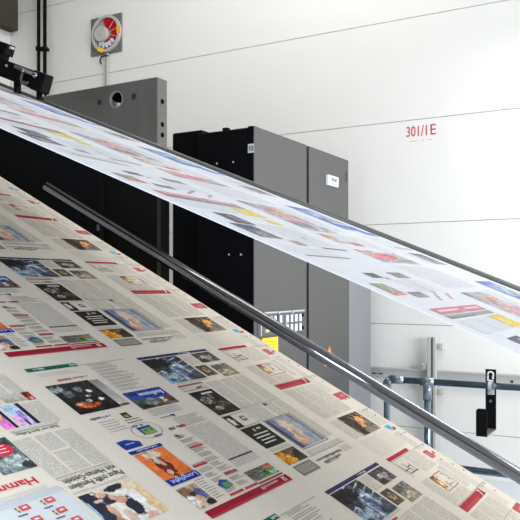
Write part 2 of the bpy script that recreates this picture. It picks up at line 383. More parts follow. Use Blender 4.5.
def page_second(k):
    o = k * PL; W = low
    W.rect(2.083, 2.522, o + .552, o + .567, (48, 48, 92)); W.marks(8, 2.40, o + .562, .07, .008, (226, 226, 232), 3)
    W.photo(2.087, 2.30, o + .388, o + .548, ph_bridge, 26, 26)
    W.photo(2.09, 2.13, o + .392, o + .44, scene_fn((120, 176, 204), (150, 170, 180), [(.6, .3, .4, .2, (70, 84, 98))], .2, 6, 42), 6, 6, 3)
    W.txt(2.312, 2.378, o + .475, o + .545, (110, 108, 106)); W.txt(2.10, 2.30, o + .376, o + .386, (100, 100, 100))
    W.photo(2.39, 2.518, o + .477, o + .546, ph_street, 14, 12)
    W.photo(2.313, 2.385, o + .394, o + .464, ph_brown, 10, 10); W.photo(2.403, 2.515, o + .372, o + .455, ph_house, 14, 12)
    W.frame(2.09, 2.235, o + .332, o + .370, (150, 60, 62), .0022); W.rect(2.09, 2.235, o + .362, o + .370, (176, 70, 72), 3); W.txt(2.10, 2.225, o + .336, o + .358, (96, 80, 80)); W.rect(2.17, 2.2, o + .338, o + .346, (70, 66, 66), 3)
    W.photo(2.093, 2.235, o + .180, o + .322, ph_car, 22, 22); W.rect(2.15, 2.215, o + .300, o + .309, (206, 202, 196), 3)
    W.frame(2.093, 2.235, o + .098, o + .170, (90, 88, 86), .002); W.photo(2.095, 2.140, o + .100, o + .168, ph_darkbox, 8, 10); W.rect(2.10, 2.118, o + .115, o + .155, (214, 208, 200), 4); W.rect(2.172, 2.20, o + .125, o + .15, (84, 82, 80), 4); W.rect(2.178, 2.194, o + .131, o + .144, (210, 206, 200), 5)
    W.txt(2.25, 2.52, o + .19, o + .362, (74, 74, 74), 3, .009); W.txt(2.25, 2.36, o + .10, o + .18, (70, 70, 70), 1); W.txt(2.38, 2.52, o - .07, o + .18, (70, 70, 70), 2, .009)
    W.rect(2.38, 2.405, o + .165, o + .18, (96, 96, 96), 3)
    W.rect(2.24, 2.525, o + .184, o + .186, (90, 90, 90))
    # black advertisement with white type
    W.rect(2.095, 2.232, o - .022, o + .092, (36, 32, 28)); W.marks(4, 2.20, o + .078, .05, .014, (226, 222, 214), 4)
    for i, (a, b) in enumerate(((2.12, 2.215), (2.115, 2.205), (2.125, 2.21), (2.12, 2.195))):
        W.rect(a, b, o + .046 - i * .016, o + .052 - i * .016, (206, 200, 190), 4)
    W.photo(2.262, 2.445, o - .074, o + .092, ph_hand, 24, 24); W.frame(2.255, 2.455, o - .082, o + .097, (110, 112, 116), .003)
    W.txt(2.10, 2.23, o - .045, o - .028, (86, 86, 86)); W.photo(2.094, 2.228, o - .116, o - .05, ph_orange, 18, 14)
    W.rect(2.094, 2.216, o - .174, o - .125, (128, 124, 112)); W.frame(2.105, 2.205, o - .165, o - .134, (176, 172, 160), .003)
    for i in range(3): W.rect(2.108, 2.2, o - .160 + i * .008, o - .157 + i * .008, (188, 184, 172), 3)
    W.txt(2.25, 2.52, o - .113, o - .092, (76, 76, 76)); W.rect(2.24, 2.525, o - .118, o - .116, (96, 96, 96))
    W.marks(16, 2.435, o - .139, .195, .013, (112, 110, 104)); W.marks(10, 2.40, o - .157, .15, .013, (112, 110, 104)); W.txt(2.445, 2.52, o - .16, o - .128, (110, 110, 108)); W.rect(2.28, 2.36, o - .172, o - .168, (176, 150, 130))

def page_third(k):
    o = k * PL; W = low
    W.rect(1.582, 1.795, o + .566, o + .585, (24, 96, 72)); W.marks(4, 1.79, o + .580, .03, .009, (220, 230, 224)); W.marks(9, 1.66, o + .580, .05, .009, (220, 230, 224), 3)
    W.rect(1.80, 2.02, o + .569, o + .571, (150, 150, 148))
    for i in range(9): rules(1.83, 1.98, o + .40 + i * .019, o + .414 + i * .019, 2, (140, 138, 134), .0022, .5)
    rules(1.60, 1.77, o + .53, o + .552, 2, (176, 174, 168), .002)
    W.marks(17, 1.775, o + .510, .13, .012, (198, 100, 62))
    W.photo(1.580, 1.757, o + .330, o + .486, ph_dark3, 26, 22); W.photo(1.757, 1.80, o + .335, o + .482, scene_fn((206, 202, 194), (140, 134, 128), [], .08, 4, 24, (0, 60, (166, 160, 156), .5)), 12, 6); W.rect(1.76, 1.80, o + .332, o + .342, (120, 70, 60), 3)
    W.photo(1.818, 2.008, o + .292, o + .388, ph_blue3, 24, 18); W.marks(9, 1.995, o + .372, .12, .022, (226, 230, 238), 4)
    W.marks(15, 1.675, o + .305, .085, .012, (60, 64, 128))
    W.photo(1.714, 1.744, o + .272, o + .300, scene_fn((60, 66, 44), (36, 34, 30), [(.5, .4, .3, .3, (150, 160, 60))], .3, 6, 25), 6, 6)
    rules(1.605, 1.69, o + .225, o + .285, 5, (146, 146, 150), .0022); rules(1.70, 1.79, o + .244, o + .268, 2, (80, 80, 92), .003)
    # oval sign with a blue and green block
    n = 28
    for i in range(n):
        a0, a1 = 2 * math.pi * i / n, 2 * math.pi * (i + 1) / n
        f = lambda a, r: (1.735 + .062 * r * math.cos(a), o + .203 + .038 * r * math.sin(a))
        W.poly([f(a0, 1), f(a1, 1), f(a1, .95), f(a0, .95)], (150, 150, 156), 3)
    W.rect(1.705, 1.765, o + .186, o + .222, NAVY, 4); W.rect(1.712, 1.765, o + .184, o + .212, (124, 164, 84), 5); W.marks(3, 1.757, o + .207, .036, .016, (44, 66, 92), 6, .02)
    W.marks(7, 1.745, o + .234, .05, .008, (70, 70, 110)); W.rect(1.73, 1.77, o + .168, o + .173, (80, 80, 96), 4)
    rules(1.825, 1.99, o + .25, o + .285, 4, (150, 148, 144), .0022, .15); W.poly([(1.893, o + .243), (1.915, o + .243), (1.908, o + .228), (1.898, o + .236)], NAVY, 3); W.rect(1.84, 1.90, o + .236, o + .240, (110, 110, 130))
    W.poly([(1.580, o + .186), (1.62, o + .188), (1.662, o + .168), (1.655, o + .148), (1.582, o + .148)], (24, 54, 138), 3); W.rect(1.60, 1.64, o + .166, o + .170, (150, 176, 220), 4)
    W.rect(1.580, 1.722, o + .125, o + .139, (26, 44, 128)); W.marks(10, 1.70, o + .135, .09, .006, (212, 220, 240), 4)
    W.photo(1.584, 1.715, o + .001, o + .122, ph_fox, 26, 22)
    W.rect(1.583, 1.722, o - .024, o + .002, (16, 50, 150), 3); W.word('Longlight', 1.712, o - .004, .115, .016, (214, 226, 244), 5)
    W.photo(1.581, 1.664, o - .126, o - .038, ph_food, 18, 18)
    for a, b, v in ((1.80, 1.868, .080), (1.728, 1.796, .009), (1.802, 1.866, -.055), (1.727, 1.797, -.128), (1.806, 1.876, -.129)): W.rect(a, b, o + v, o + v + .0085, PRED, 3)
    W.marks(7, 1.885, o + .187, .07, .012, (100, 90, 90)); W.rect(1.87, 1.90, o + .176, o + .186, PRED, 4)
    for (a, b) in ((1.73, 1.795), (1.80, 1.87)):
        for i in range(11):
            v = o - .115 + i * .024 + (.006 if a > 1.75 else 0)
            if a < 1.75 and i > 5 : continue
            rules(a, b, v, v + .018, 3, (132, 130, 126), .0022, .45)
    W.poly([(1.805, o + .155), (1.82, o + .15), (1.822, o + .135), (1.812, o + .14)], (44, 86, 60), 4)
    W.face([(1.882, o - .045), (2.022, o - .045), (2.022, o + .17), (1.882, o + .17)], .0003, 2, (92, 96, 104)); W.rect(1.885, 2.022, o - .011, o - .0055, (50, 50, 54), 3)
    rules(1.88, 2.02, o + .175, o + .225, 6, (150, 148, 144), .0022, .3)
    rules(1.672, 1.72, o - .118, o - .03, 9, (120, 120, 130), .0022, .4)
    W.poly([(1.730, o - .078), (1.742, o - .10), (1.785, o - .095), (1.782, o - .07), (1.757, o - .062)], (50, 80, 140), 4); W.rect(1.745, 1.78, o - .097, o - .077, (92, 150, 84), 5)
    W.photo(1.874, 2.02, o - .119, o - .072, ph_fish, 20, 12); W.rect(1.878, 2.022, o - .132, o - .1255, (170, 36, 50), 3)
    W.rect(1.584, 2.027, o - .166, o - .137, (150, 20, 42)); W.rect(1.584, 2.027, o - .166, o - .158, (182, 40, 62), 3); W.marks(10, 1.96, o - .143, .10, .012, (222, 190, 190), 4); W.rect(1.988, 1.993, o - .160, o - .142, (236, 226, 222), 4); W.rect(2.0, 2.004, o - .160, o - .142, (236, 226, 222), 4); W.rect(1.988, 2.004, o - .146, o - .142, (236, 226, 222), 4)

def page_near(k):
    o = k * PL; W = low
    W.rect(1.06, 1.09, o + .8, o + 1.4, (120, 130, 140)) if False else None
    W.txt(1.40, 1.50, o + 1.262, o + 1.40, (96, 98, 112), 2); W.txt(1.40, 1.47, o + 1.262, o + 1.30, (96, 98, 112))
    W.txt(1.44, 1.503, o + 1.150, o + 1.250, (96, 98, 112)); W.txt(1.28, 1.39, o + 1.262, o + 1.40, (96, 98, 112), 2)
    W.photo(1.478, 1.506, o + 1.258, o + 1.299, ph_red4, 8, 8)
    W.photo(1.372, 1.420, o + 1.156, o + 1.255, ph_pink, 12, 22); W.rect(1.420, 1.434, o + 1.156, o + 1.255, (38, 40, 54), 3)
    W.photo(1.318, 1.350, o + 1.156, o + 1.255, ph_pink2, 10, 22); W.rect(1.350, 1.360, o + 1.156, o + 1.255, (30, 34, 56), 3)
    W.rect(1.32, 1.48, o + 1.139, o + 1.141, (120, 120, 128)); W.txt(1.32, 1.49, o + 1.141, o + 1.150, (100, 100, 110))
    W.word('Stadt vor dem Kollaps', 1.474, o + 1.1345, .148, .0115, (44, 44, 56), 3, .005)
    W.txt(1.298, 1.502, o + .955, o + 1.112, (84, 86, 100), 3, .009)
    W.rect(1.362, 1.434, o + 1.035, o + 1.043, PAPER, 3)
    W.photo(1.19, 1.294, o + 1.004, o + 1.132, ph_shop, 20, 20)
    n = 24
    W.poly([(1.247 + .034 * math.cos(2 * math.pi * i / n), o + 1.088 + .024 * math.sin(2 * math.pi * i / n)) for i in range(n)], (222, 44, 66), 4)
    for i in range(3): W.rect(1.228, 1.264, o + 1.100 - i * .012, o + 1.103 - i * .012, (250, 226, 228), 5)
    W.rect(1.300, 1.498, o + .9475, o + .949, (110, 110, 116)); W.txt(1.30, 1.497, o + .938, o + .946, (90, 90, 100))
    W.word('von Hamas-Geiseln', 1.494, o + .9355, .184, .0185, (34, 34, 40), 3, .007)
    W.word('Papst trifft Familien', 1.496, o + .9125, .187, .0185, (34, 34, 40), 3, .007)
    W.txt(1.30, 1.496, o + .880, o + .888, (90, 90, 100))
    W.photo(1.302, 1.497, o + .735, o + .872, ph_pope, 34, 30)
    W.word('Hamm', 1.252, o + .975, .118, .024, (206, 28, 54), 3, .015)
    W.txt(1.06, 1.26, o + .925, o + .940, (150, 152, 160))
    W.rect(1.05, 1.288, o + .66, o + .924, (207, 211, 211)); W.rect(1.05, 1.288, o + .905, o + .924, (192, 196, 199), 3)
    for (a, v) in ((1.218, .882), (1.146, .884), (1.220, .843), (1.146, .842), (1.230, .803), (1.16, .80), (1.235, .76)):
        W.rect(a, a + .026, o + v, o + v + .017, (210, 70, 76), 4); W.rect(a + .004, a + .022, o + v + .004, o + v + .013, (222, 130, 130), 5); W.rect(a + .008, a + .018, o + v + .006, o + v + .011, (240, 214, 214), 6)
        W.poly([(a - .012, o + v + .014), (a - .007, o + v + .016), (a - .004, o + v), (a - .009, o + v - .002)], (92, 98, 94), 4); W.rect(a - .011, a - .006, o + v + .004, o + v + .010, (190, 180, 70), 5)
        W.rect(a - .02, a + .006, o + v - .013, o + v - .009, (90, 96, 112), 4)
    W.txt(1.06, 1.14, o + .86, o + .90, (130, 136, 146))

for k in range(-1, 5):
    page_far(k); page_second(k); page_third(k)
for k in range(-1, 4): page_near(k)
web_low = low.build('paper_web')
tag(web_low, 'wide printed newspaper web filling the foreground below the polished guide pipe', 'newspaper web')

# ---- the narrower web crossing above
G = 1.0535
up = Web(G, .40778, .18227)
up.fine, up.fade = 1.0, .32
PU = .6095
up.base(1.14, 2.225, -1.0, 4.2, 30)
WH = (232, 234, 240)
u_blue = scene_fn((84, 104, 176), (70, 92, 176), [(.6, .3, .3, .2, (150, 172, 186)), (.4, .7, .4, .2, (120, 136, 190)), (.8, .6, .2, .3, (150, 168, 150)), (.5, .15, .5, .1, (60, 84, 190))], .25, 8, 31)
u_pink = scene_fn((158, 162, 156), (206, 150, 156), [(.5, .6, .3, .25, (206, 92, 104)), (.25, .35, .25, .2, (214, 110, 122)), (.75, .2, .25, .15, (120, 140, 124)), (.6, .9, .3, .1, (226, 200, 200))], .25, 9, 32)
u_grey = scene_fn((176, 172, 176), (150, 146, 150), [(.5, .5, .3, .3, (214, 140, 146)), (.3, .2, .3, .15, (116, 112, 116)), (.6, .8, .3, .12, (190, 150, 150))], .25, 9, 33)
u_org = scene_fn((224, 176, 140), (214, 150, 110), [(.7, .4, .25, .3, (170, 192, 226)), (.3, .7, .25, .2, (196, 120, 80))], .2, 7, 34)
u_dark = scene_fn((60, 52, 66), (40, 38, 48), [(.6, .5, .3, .4, (110, 100, 116))], .4, 8, 35)
u_navy = scene_fn((86, 84, 92), (52, 58, 88), [(.5, .3, .3, .25, (120, 112, 110)), (.4, .8, .3, .2, (36, 42, 70))], .4, 8, 36)
u_gr = scene_fn((206, 108, 92), (118, 140, 100), [(.5, .6, .5, .3, (126, 142, 108))], .2, 7, 37)
u_dk2 = scene_fn((150, 130, 132), (88, 84, 90), [(.5, .4, .3, .3, (120, 112, 116))], .3, 8, 38)
for k in range(-2, 6):
    o = k * PU; W = up
    # near page
    W.photo(1.41, 1.50, o + .829, o + .882, scene_fn((236, 196, 40), (232, 190, 30), [(.3, .5, .2, .3, (236, 214, 110))], .1, 6, 39), 8, 8); W.rect(1.445, 1.49, o + .776, o + .81, (238, 200, 60))
    W.rect(1.19, 1.345, o + .906, o + .930, (206, 92, 110)); W.rect(1.355, 1.50, o + .906, o + .930, (206, 92, 110)); W.rect(1.21, 1.33, o + .915, o + .922, (238, 200, 206), 3); W.rect(1.37, 1.48, o + .915, o + .922, (238, 206, 210), 3)
    W.rect(1.19, 1.50, o + .889, o + .902, (124, 134, 132)); W.rect(1.19, 1.35, o + .889, o + .893, (80, 88, 88), 3)
    W.photo(1.235, 1.31, o + .742, o + .807, u_dark, 8, 8); W.photo(1.19, 1.278, o + .658, o + .735, u_navy, 10, 10); W.rect(1.29, 1.33, o + .628, o + .655, (156, 128, 122))
    W.rect(1.405, 1.43, o + .682, o + .692, (150, 206, 60)); W.rect(1.386, 1.508, o + .618, o + .627, (122, 104, 96)); W.rect(1.20, 1.402, o + .562, o + .568, (140, 104, 110))
    W.photo(1.275, 1.33, o + 1.068, o + 1.092, scene_fn((70, 68, 74), (50, 50, 56), [], .4, 6, 40), 6, 4); W.rect(1.335, 1.35, o + 1.062, o + 1.07, (214, 80, 110))
    W.photo(1.186, 1.25, o + .988, o + 1.04, u_gr, 8, 8)
    for q in range(7): W.rect(1.36 + .02 * q, 1.37 + .02 * q, o + .96 + .011 * (q % 4), o + .968 + .011 * (q % 4), (206, 84, 110))
    W.photo(1.27, 1.34, o + .975, o + 1.0, u_dk2, 6, 5); W.photo(1.42, 1.50, o + 1.07, o + 1.10, u_dk2, 8, 5)
    W.txt(1.19, 1.40, o + .83, o + .88, (150, 152, 164), 2); W.txt(1.33, 1.5, o + .64, o + .76, (160, 162, 172), 2); W.txt(1.35, 1.5, o + 1.0, o + 1.06, (160, 162, 172), 2); W.txt(1.19, 1.38, o + .575, o + .612, (164, 166, 176), 2)
    # middle page
    W.photo(1.585, 1.86, o + .56, o + .64, u_pink, 20, 12); W.photo(1.60, 1.79, o + .77, o + .99, u_grey, 16, 18)
    W.photo(1.60, 1.675, o + .685, o + .748, u_org, 8, 8); W.rect(1.68, 1.75, o + .675, o + .70, (206, 92, 112)); W.photo(1.70, 1.78, o + .905, o + .965, u_org, 8, 8, 3)
    W.txt(1.80, 1.90, o + .65, o + .76, (158, 150, 160)); W.txt(1.81, 1.90, o + .80, o + 1.0, (150, 148, 156)); W.txt(1.60, 1.88, o + 1.02, o + 1.15, (170, 150, 158), 3)
    W.txt(1.69, 1.79, o + .705, o + .76, (160, 140, 146))
    # far page
    W.photo(1.985, 2.16, o + .85, o + 1.06, u_blue, 16, 16); W.photo(2.09, 2.20, o + .818, o + .85, scene_fn((70, 96, 206), (60, 86, 200), [], .3, 6, 41), 8, 5)
    W.photo(2.04, 2.16, o + .577, o + .665, u_dk2, 12, 8); W.txt(1.98, 2.19, o + .68, o + .80, (170, 172, 186), 2); W.txt(1.97, 2.03, o + .58, o + .66, (168, 170, 180))
    W.rect(2.04, 2.19, o + .70, o + .712, (160, 150, 158), 2)
web_up = up.build('paper_web', 'daylitpaper', 'daylittext')
tag(web_up, 'narrower bright newspaper web slanting across in front of the dark cabinet', 'newspaper web')

# ---------------------------------------------------------------- setting
YW = 6.45; XL = -7.2; ZC = 6.3
bm = nb()
zs = [CZ + r / 747.0 * 6.53 for r in (-145, -40.3, 63.0, 168.0, 272.5, 377.5)]
zz = [0.0] + zs + [ZC]
g = .0026
for i in range(len(zz) - 1):
    box(bm, (XL - .2, YW, zz[i] + (g if i else 0)), (7.5, YW + .08, zz[i + 1] - g), .002)
w = finish('wall_back', bm, M['wall']); tag(w, kind='structure')
bm = nb(); box(bm, (XL - .2, YW + .010, 0), (7.5, YW + .06, ZC))
tag(finish('trim_1', bm, M['wallgap']), kind='structure')
bm = nb(); box(bm, (XL - .2, -4, 0), (XL, YW, ZC)); tag(finish('wall_left', bm, M['wall']), kind='structure')
bm = nb(); box(bm, (XL - .2, -4.2, 0), (7.5, -4, ZC)); tag(finish('wall_front', bm, M['frontwall'], None), kind='structure')
bm = nb(); box(bm, (XL - .2, -4, -.2), (7.5, YW + .08, 0)); tag(finish('floor', bm, M['floor']), kind='structure')
bm = nb(); box(bm, (XL - .2, -4, ZC), (7.5, YW + .08, ZC + .2)); tag(finish('ceiling', bm, M['ceiling']), kind='structure')
pb = at_x(20, 31.5, XL + .14)
bm = nb(); box(bm, (XL, -3.9, pb.z), (XL + .14, YW, ZC), .004); tag(finish('trim_2', bm, M['concrete']), kind='structure')

# ---------------------------------------------------------------- guide pipe over the wide web
YP = 2.43
aP = at_y(330, 360, YP)
dP = low.t
def on_pipe(px):                                    # point of the pipe's axis seen at picture column px
    r = ray(px, 300); hx = r.x / r.y * YP
    return aP + dP * ((hx - aP.x) / dP.x)
e0, e1 = on_pipe(47), on_pipe(760)
gp = thing('guide_pipe', (aP.x, aP.y, aP.z), 'long polished steel guide pipe running beside the far edge of the foreground paper web', 'pipe')
bm = nb(); cyl(bm, e0, e1, .0235, 40); finish('tube', bm, M['chrome'], gp, True)
for f in bpy.data.objects['tube'].data.polygons:
    if len(f.vertices) > 4: f.use_smooth = False
for px in (97,):
    c = on_pipe(px); c = Vector(c)
    bm = nb(); box(bm, (c.x - .004, c.y, c.z - .055), (c.x + .004, c.y + .01, c.z - .015), .002); finish('bracket', bm, M['bluesteel'], gp)

# guide bar along the far edge of the upper web
YB = up.s * 2.225 + .014
aB = at_y(260, 187, YB); dB = up.t
def on_bar(px):
    r = ray(px, 300); hx = r.x / r.y * YB
    return aB + dB * ((hx - aB.x) / dB.x)
gb = thing('guide_bar', tuple(aB), 'slim dull grey steel bar running along the far edge of the upper paper web', 'bar')
bm = nb(); cyl(bm, on_bar(-60), on_bar(800), .009, 20); finish('rod', bm, M['barsteel'], gb, True)
bm = nb(); rotU = Matrix((dB, Vector((0, 1, 0)), up.n)).transposed()
c = (on_bar(-60) + on_bar(800)) / 2; obox(bm, c + Vector((0, .014, 0)) - up.n * .006, ((on_bar(-60) - on_bar(800)).length, .012, .016), rotU, .002); finish('carrier_strip', bm, M['black'], gb)

# ---------------------------------------------------------------- steel side plate with bores
YS = 3.0
pr = at_y(157, 77, YS); XR, ZT = pr.x, pr.z
def hole_on(px, py): q = at_y(px, py, YS); return q
cu = bpy.data.curves.new('p', 'CURVE'); cu.dimensions = '2D'; cu.fill_mode = 'BOTH'; cu.extrude = .0415
def spl(pts):
    s = cu.splines.new('POLY'); s.points.add(len(pts) - 1); s.use_cyclic_u = True
    for p, q in zip(s.points, pts): p.co = (q[0], q[1], 0, 1)
XLft = -5.6
spl([(XLft, 0.02), (XR, .02), (XR, ZT), (XLft, ZT)])
def hol(c, r, n=36): spl([(c.x + r * math.cos(-2 * math.pi * i / n), c.z + r * math.sin(-2 * math.pi * i / n)) for i in range(n)])
hb = hole_on(116, 99.5); h1 = hole_on(99, 102.5); h2 = hole_on(133.3, 96.5)
hol(hb, .043); hol(h1, .014, 20); hol(h2, .016, 20)
co = bpy.data.objects.new('p', cu); col.objects.link(co)
dg = bpy.context.evaluated_depsgraph_get(); me = bpy.data.meshes.new_from_object(co.evaluated_get(dg))
bpy.data.objects.remove(co)
st = thing('machine_side_plate', (XR - 1, YS, 0), 'thick grey steel machine side plate with a large round bore beside the dark cabinet', 'machine frame')
for v in me.vertices:
    x, z, d = v.co; v.co = Vector((x - (XR - 1), .0415 - d, z))
me.materials.clear(); me.materials.append(M['plate'])
pl = bpy.data.objects.new('plate_body', me); col.objects.link(pl); pl.parent = st
bm = nb(); bm.from_mesh(me); bmesh.ops.recalc_face_normals(bm, faces=bm.faces[:]); bm.to_mesh(me); bm.free()
bm = nb(); quad(bm, [(XR, YS + .002, .03), (XR, YS + .081, .03), (XR, YS + .081, ZT - .003), (XR, YS + .002, ZT - .003)], (.0015, 0, 0)); finish('edge_face', bm, M['plate_end'], st)
X, Z, Y = Vector((1, 0, 0)), Vector((0, 0, 1)), Vector((0, -1, 0))
bm = nb(); ring(bm, Vector((hb.x, YS, hb.z)), X, Z, Y, .040, .045, -.078, .001); finish('bore_bushing', bm, M['steel'], st)
bm = nb(); cyl(bm, (hb.x - .008, YS + .012, hb.z + .022), (hb.x - .008, YS + .07, hb.z + .022), .030, 28); finish('shaft_end', bm, M['hole'], st)
for (px, py) in ((162.3, 101.5), (162.3, 124.5), (162.3, 135)):
    q = at_x(px, py, XR + .0015)
    bm = nb(); cyl(bm, (q.x - .002, q.y, q.z), (q.x + .002, q.y, q.z), .0125, 20); finish('bolt_hole', bm, M['hole'], st)

# dark cover sheets added as painted shadow on the side plate below the upper web
cv = thing('painted_shade', (XR - 1, 2.9, 0), 'black machine cover sheets added to paint the shadow between the two paper webs', 'machine cover')
def shade(px0, px1, y, dy):
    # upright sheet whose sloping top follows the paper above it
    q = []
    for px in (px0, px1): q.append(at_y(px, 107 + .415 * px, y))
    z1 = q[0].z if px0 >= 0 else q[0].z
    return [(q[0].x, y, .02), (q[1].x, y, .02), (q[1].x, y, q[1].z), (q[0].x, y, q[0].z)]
bm = nb(); quad(bm, shade(-120, 100, 2.90, 0), (0, .03, 0)); finish('shade_panel', bm, M['blackm'], cv)
bm = nb(); quad(bm, shade(100.6, 157, 2.93, 0), (0, .03, 0)); finish('shade_strip', bm, M['shadebrown'], cv)
bm = nb(); box(bm, (XR + .004, 2.935, .02), (at_y(169, 200, 3.08).x, 3.085, at_y(165, 172, 3.05).z), .003); finish('shade_column', bm, M['hole'], cv)  # black column added as painted shade on the plate's end face

# ---------------------------------------------------------------- cabinets
YF = 4.2
pc = at_y(254, 125.5, YF); XC, ZTOP = pc.x, pc.z
y_mid = at_x(308, 145, XC).y; y_end = at_x(348.5, 160, XC).y
xl1 = at_y(197, 131, YF).x; xl0 = at_y(173, 133, YF + .06).x
def cabinet(label, x0, x1, y0, y1, ztop):
    t = thing('control_cabinet', ((x0 + x1) / 2, (y0 + y1) / 2, 0), label, 'cabinet')
    return t
c1 = cabinet('tall control cabinet with switch panel on its grey side and shade-darkened front', xl1, XC, YF, y_mid, ZTOP)
bm = nb(); box(bm, (xl1 + .003, YF + .02, .1), (XC - .15, y_mid - .001, ZTOP - .004), .004); finish('body', bm, M['cabshade'], c1)
bm = nb(); box(bm, (xl1 + .003, YF + .04, 0), (XC - .04, y_mid - .03, .1)); finish('plinth', bm, M['black'], c1)
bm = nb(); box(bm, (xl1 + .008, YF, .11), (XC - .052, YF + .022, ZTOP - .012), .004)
o = finish('front_panel', bm, M['cabshade'], c1)
bm = nb(); box(bm, (XC - .048, YF, .11), (XC - .004, YF + .022, ZTOP), .004); finish('corner_post', bm, M['cabshade'], c1)
bm = nb(); box(bm, (XC - .16, YF + .024, ZTOP - .04), (XC - .01, y_mid - .03, ZTOP - .002)); box(bm, (XC - .02, YF + .003, .11), (XC, y_mid - .020, ZTOP), .004); sp1 = finish('side_panel', bm, M['cabside'], c1)
for (px, py) in ((217, 163.5), (233.3, 162), (229, 254.5), (241, 254.5)):
    q = at_y(px, py, YF); bm = nb(); cyl(bm, (q.x, YF - .003, q.z), (q.x, YF + .004, q.z), .006, 10); finish('screw', bm, M['white'], c1)
q = at_y(225.5, 126, YF + .05); bm = nb(); box(bm, (q.x - .02, YF + .04, ZTOP - .005), (q.x + .02, YF + .08, ZTOP + .02), .003); finish('lifting_lug', bm, M['black'], c1)
# white tag wrapped round the corner
z0, z1 = at_y(254, 152.5, YF).z, at_y(254, 143.5, YF).z
bm = nb(); box(bm, (XC - .045, YF - .002, z0), (XC + .0015, YF + .001, z1)); box(bm, (XC, YF - .002, z0), (XC + .0015, YF + .0, z1)); tg = finish('corner_tag', bm, M['label'], c1)
bm = nb()
for i in range(3): box(bm, (XC - .036 + i * .013, YF - .0032, z0 + .012), (XC - .030 + i * .013, YF - .0018, z1 - .012))
finish('tag_print', bm, M['darktype'], tg)
# switch panel on the side
def sd(px, py): return at_x(px, py, XC)
a = sd(258.5, 318); b = sd(300.5, 311.5)
zA = sd(300.5, 331).z; zB = sd(300.5, 311.3).z; zlow = sd(259.5, 336).z; ym = sd(275.5, 320).y
y0p, y1p = sd(259.5, 320).y, sd(301.5, 320).y
bm = nb(); box(bm, (XC, y0p, zlow), (XC + .012, ym + .02, zB), .002); box(bm, (XC, ym, zA), (XC + .012, y1p, zB), .002); sw = finish('switch_panel', bm, mat('anthracite switch panel', (84, 86, 92), .5), c1)
bm = nb(); box(bm, (XC, y0p - .01, zB), (XC + .022, y1p + .01, zB + .012), .002); box(bm, (XC, y0p - .015, zlow), (XC + .02, y0p - .003, zB - .02)); finish('panel_rim', bm, M['steel'], sw)
rows = [(264 + 0, 314.2, 322.5), (0, 323.6, 331.5)]
for i, px in enumerate((269.2, 273.6, 279, 285.5, 290, 294.4, 298.6)):
    for j in range(3 if i < 3 else 2):
        if j == 2: zt, zb = sd(270, 325.2).z, sd(270, 331.8).z
        elif j == 0: zt, zb = zB - .018, zB - .018 - .052
        else: zt, zb = zB - .085, zB - .085 - .052
        if j == 1 and i < 3: continue
        y = sd(px, 320).y if j != 2 else sd((266, 271.3, 276)[i], 325).y
        m_ = M['yellow'] if (j == 2 and i == 0) else M['white']
        bm = nb(); box(bm, (XC + .010, y - .015, zb), (XC + .018, y + .015, zt), .002); finish('rocker_switch', bm, m_, sw)
for px, py in ((276, 312.5), (289.5, 311.8), (283, 322.5), (262.2, 330.8), (275.5, 332.5)):
    q = sd(px, py); bm = nb(); cyl(bm, (XC + .01, q.y, q.z), (XC + .03, q.y, q.z), .010, 12); finish('knob', bm, M['steel'], sw)
for px, py in ((300.8, 315), (300.8, 327.5)):
    q = sd(px, py); bm = nb(); cyl(bm, (XC + .01, q.y, q.z), (XC + .022, q.y, q.z), .012, 12); finish('screw', bm, M['black'], sw)
ya, yb = sd(262, 340).y, sd(277.7, 340).y
bm = nb(); box(bm, (XC, ya, sd(270, 356).z), (XC + .003, yb, sd(270, 337.5).z)); ys = finish('yellow_notice', bm, M['yellow'], c1)
bm = nb()
for i in range(3): box(bm, (XC + .003, ya + .03, sd(270, 342 + i * 3).z), (XC + .0038, yb - .03, sd(270, 341.2 + i * 3).z))
finish('notice_print', bm, mat('ochre print', (176, 150, 30), .6), ys)

c2 = cabinet('tall grey control cabinet behind the switch panel one, with a small white label plate', xl1, XC, y_mid, y_end, ZTOP)
bm = nb(); box(bm, (xl1 + .003, y_mid + .001, .1), (XC - .15, y_end, ZTOP - .004), .004); finish('body', bm, M['cabshade'], c2)
bm = nb(); box(bm, (xl1 + .003, y_mid + .03, 0), (XC - .04, y_end - .03, .1)); finish('plinth', bm, M['black'], c2)
bm = nb(); box(bm, (XC - .16, y_mid + .03, ZTOP - .04), (XC - .01, y_end - .01, ZTOP - .002)); box(bm, (XC - .02, y_mid + .018, .11), (XC, y_end, ZTOP), .004); finish('side_panel', bm, M['cabside'], c2)
p0, p1 = sd(325.8, 181).y, sd(336, 181).y
bm = nb(); box(bm, (XC, p0, sd(331, 186.3).z), (XC + .022, p1, sd(331, 176.3).z), .002); lb = finish('label_plate', bm, M['label'], c2)
bm = nb(); zc = sd(331, 180.8).z; w_ = p1 - p0
for i, (y, h) in enumerate(((.22, .03), (.33, .024), (.42, .03), (.5, .022), (.6, .03), (.68, .02), (.76, .026))): box(bm, (XC + .022, p0 + w_ * y, zc - .008), (XC + .0226, p0 + w_ * (y + .06), zc - .008 + h * 1.2))
box(bm, (XC + .022, p0 + w_ * .6, zc - .024), (XC + .0226, p0 + w_ * .76, zc - .019)); finish('label_print', bm, M['darktype'], lb)
q = sd(347.5, 178); bm = nb(); cyl(bm, (XC, q.y - .02, q.z - .04), (XC, q.y - .02, q.z + .05), .012, 14); finish('hinge', bm, M['cabside'], c2)
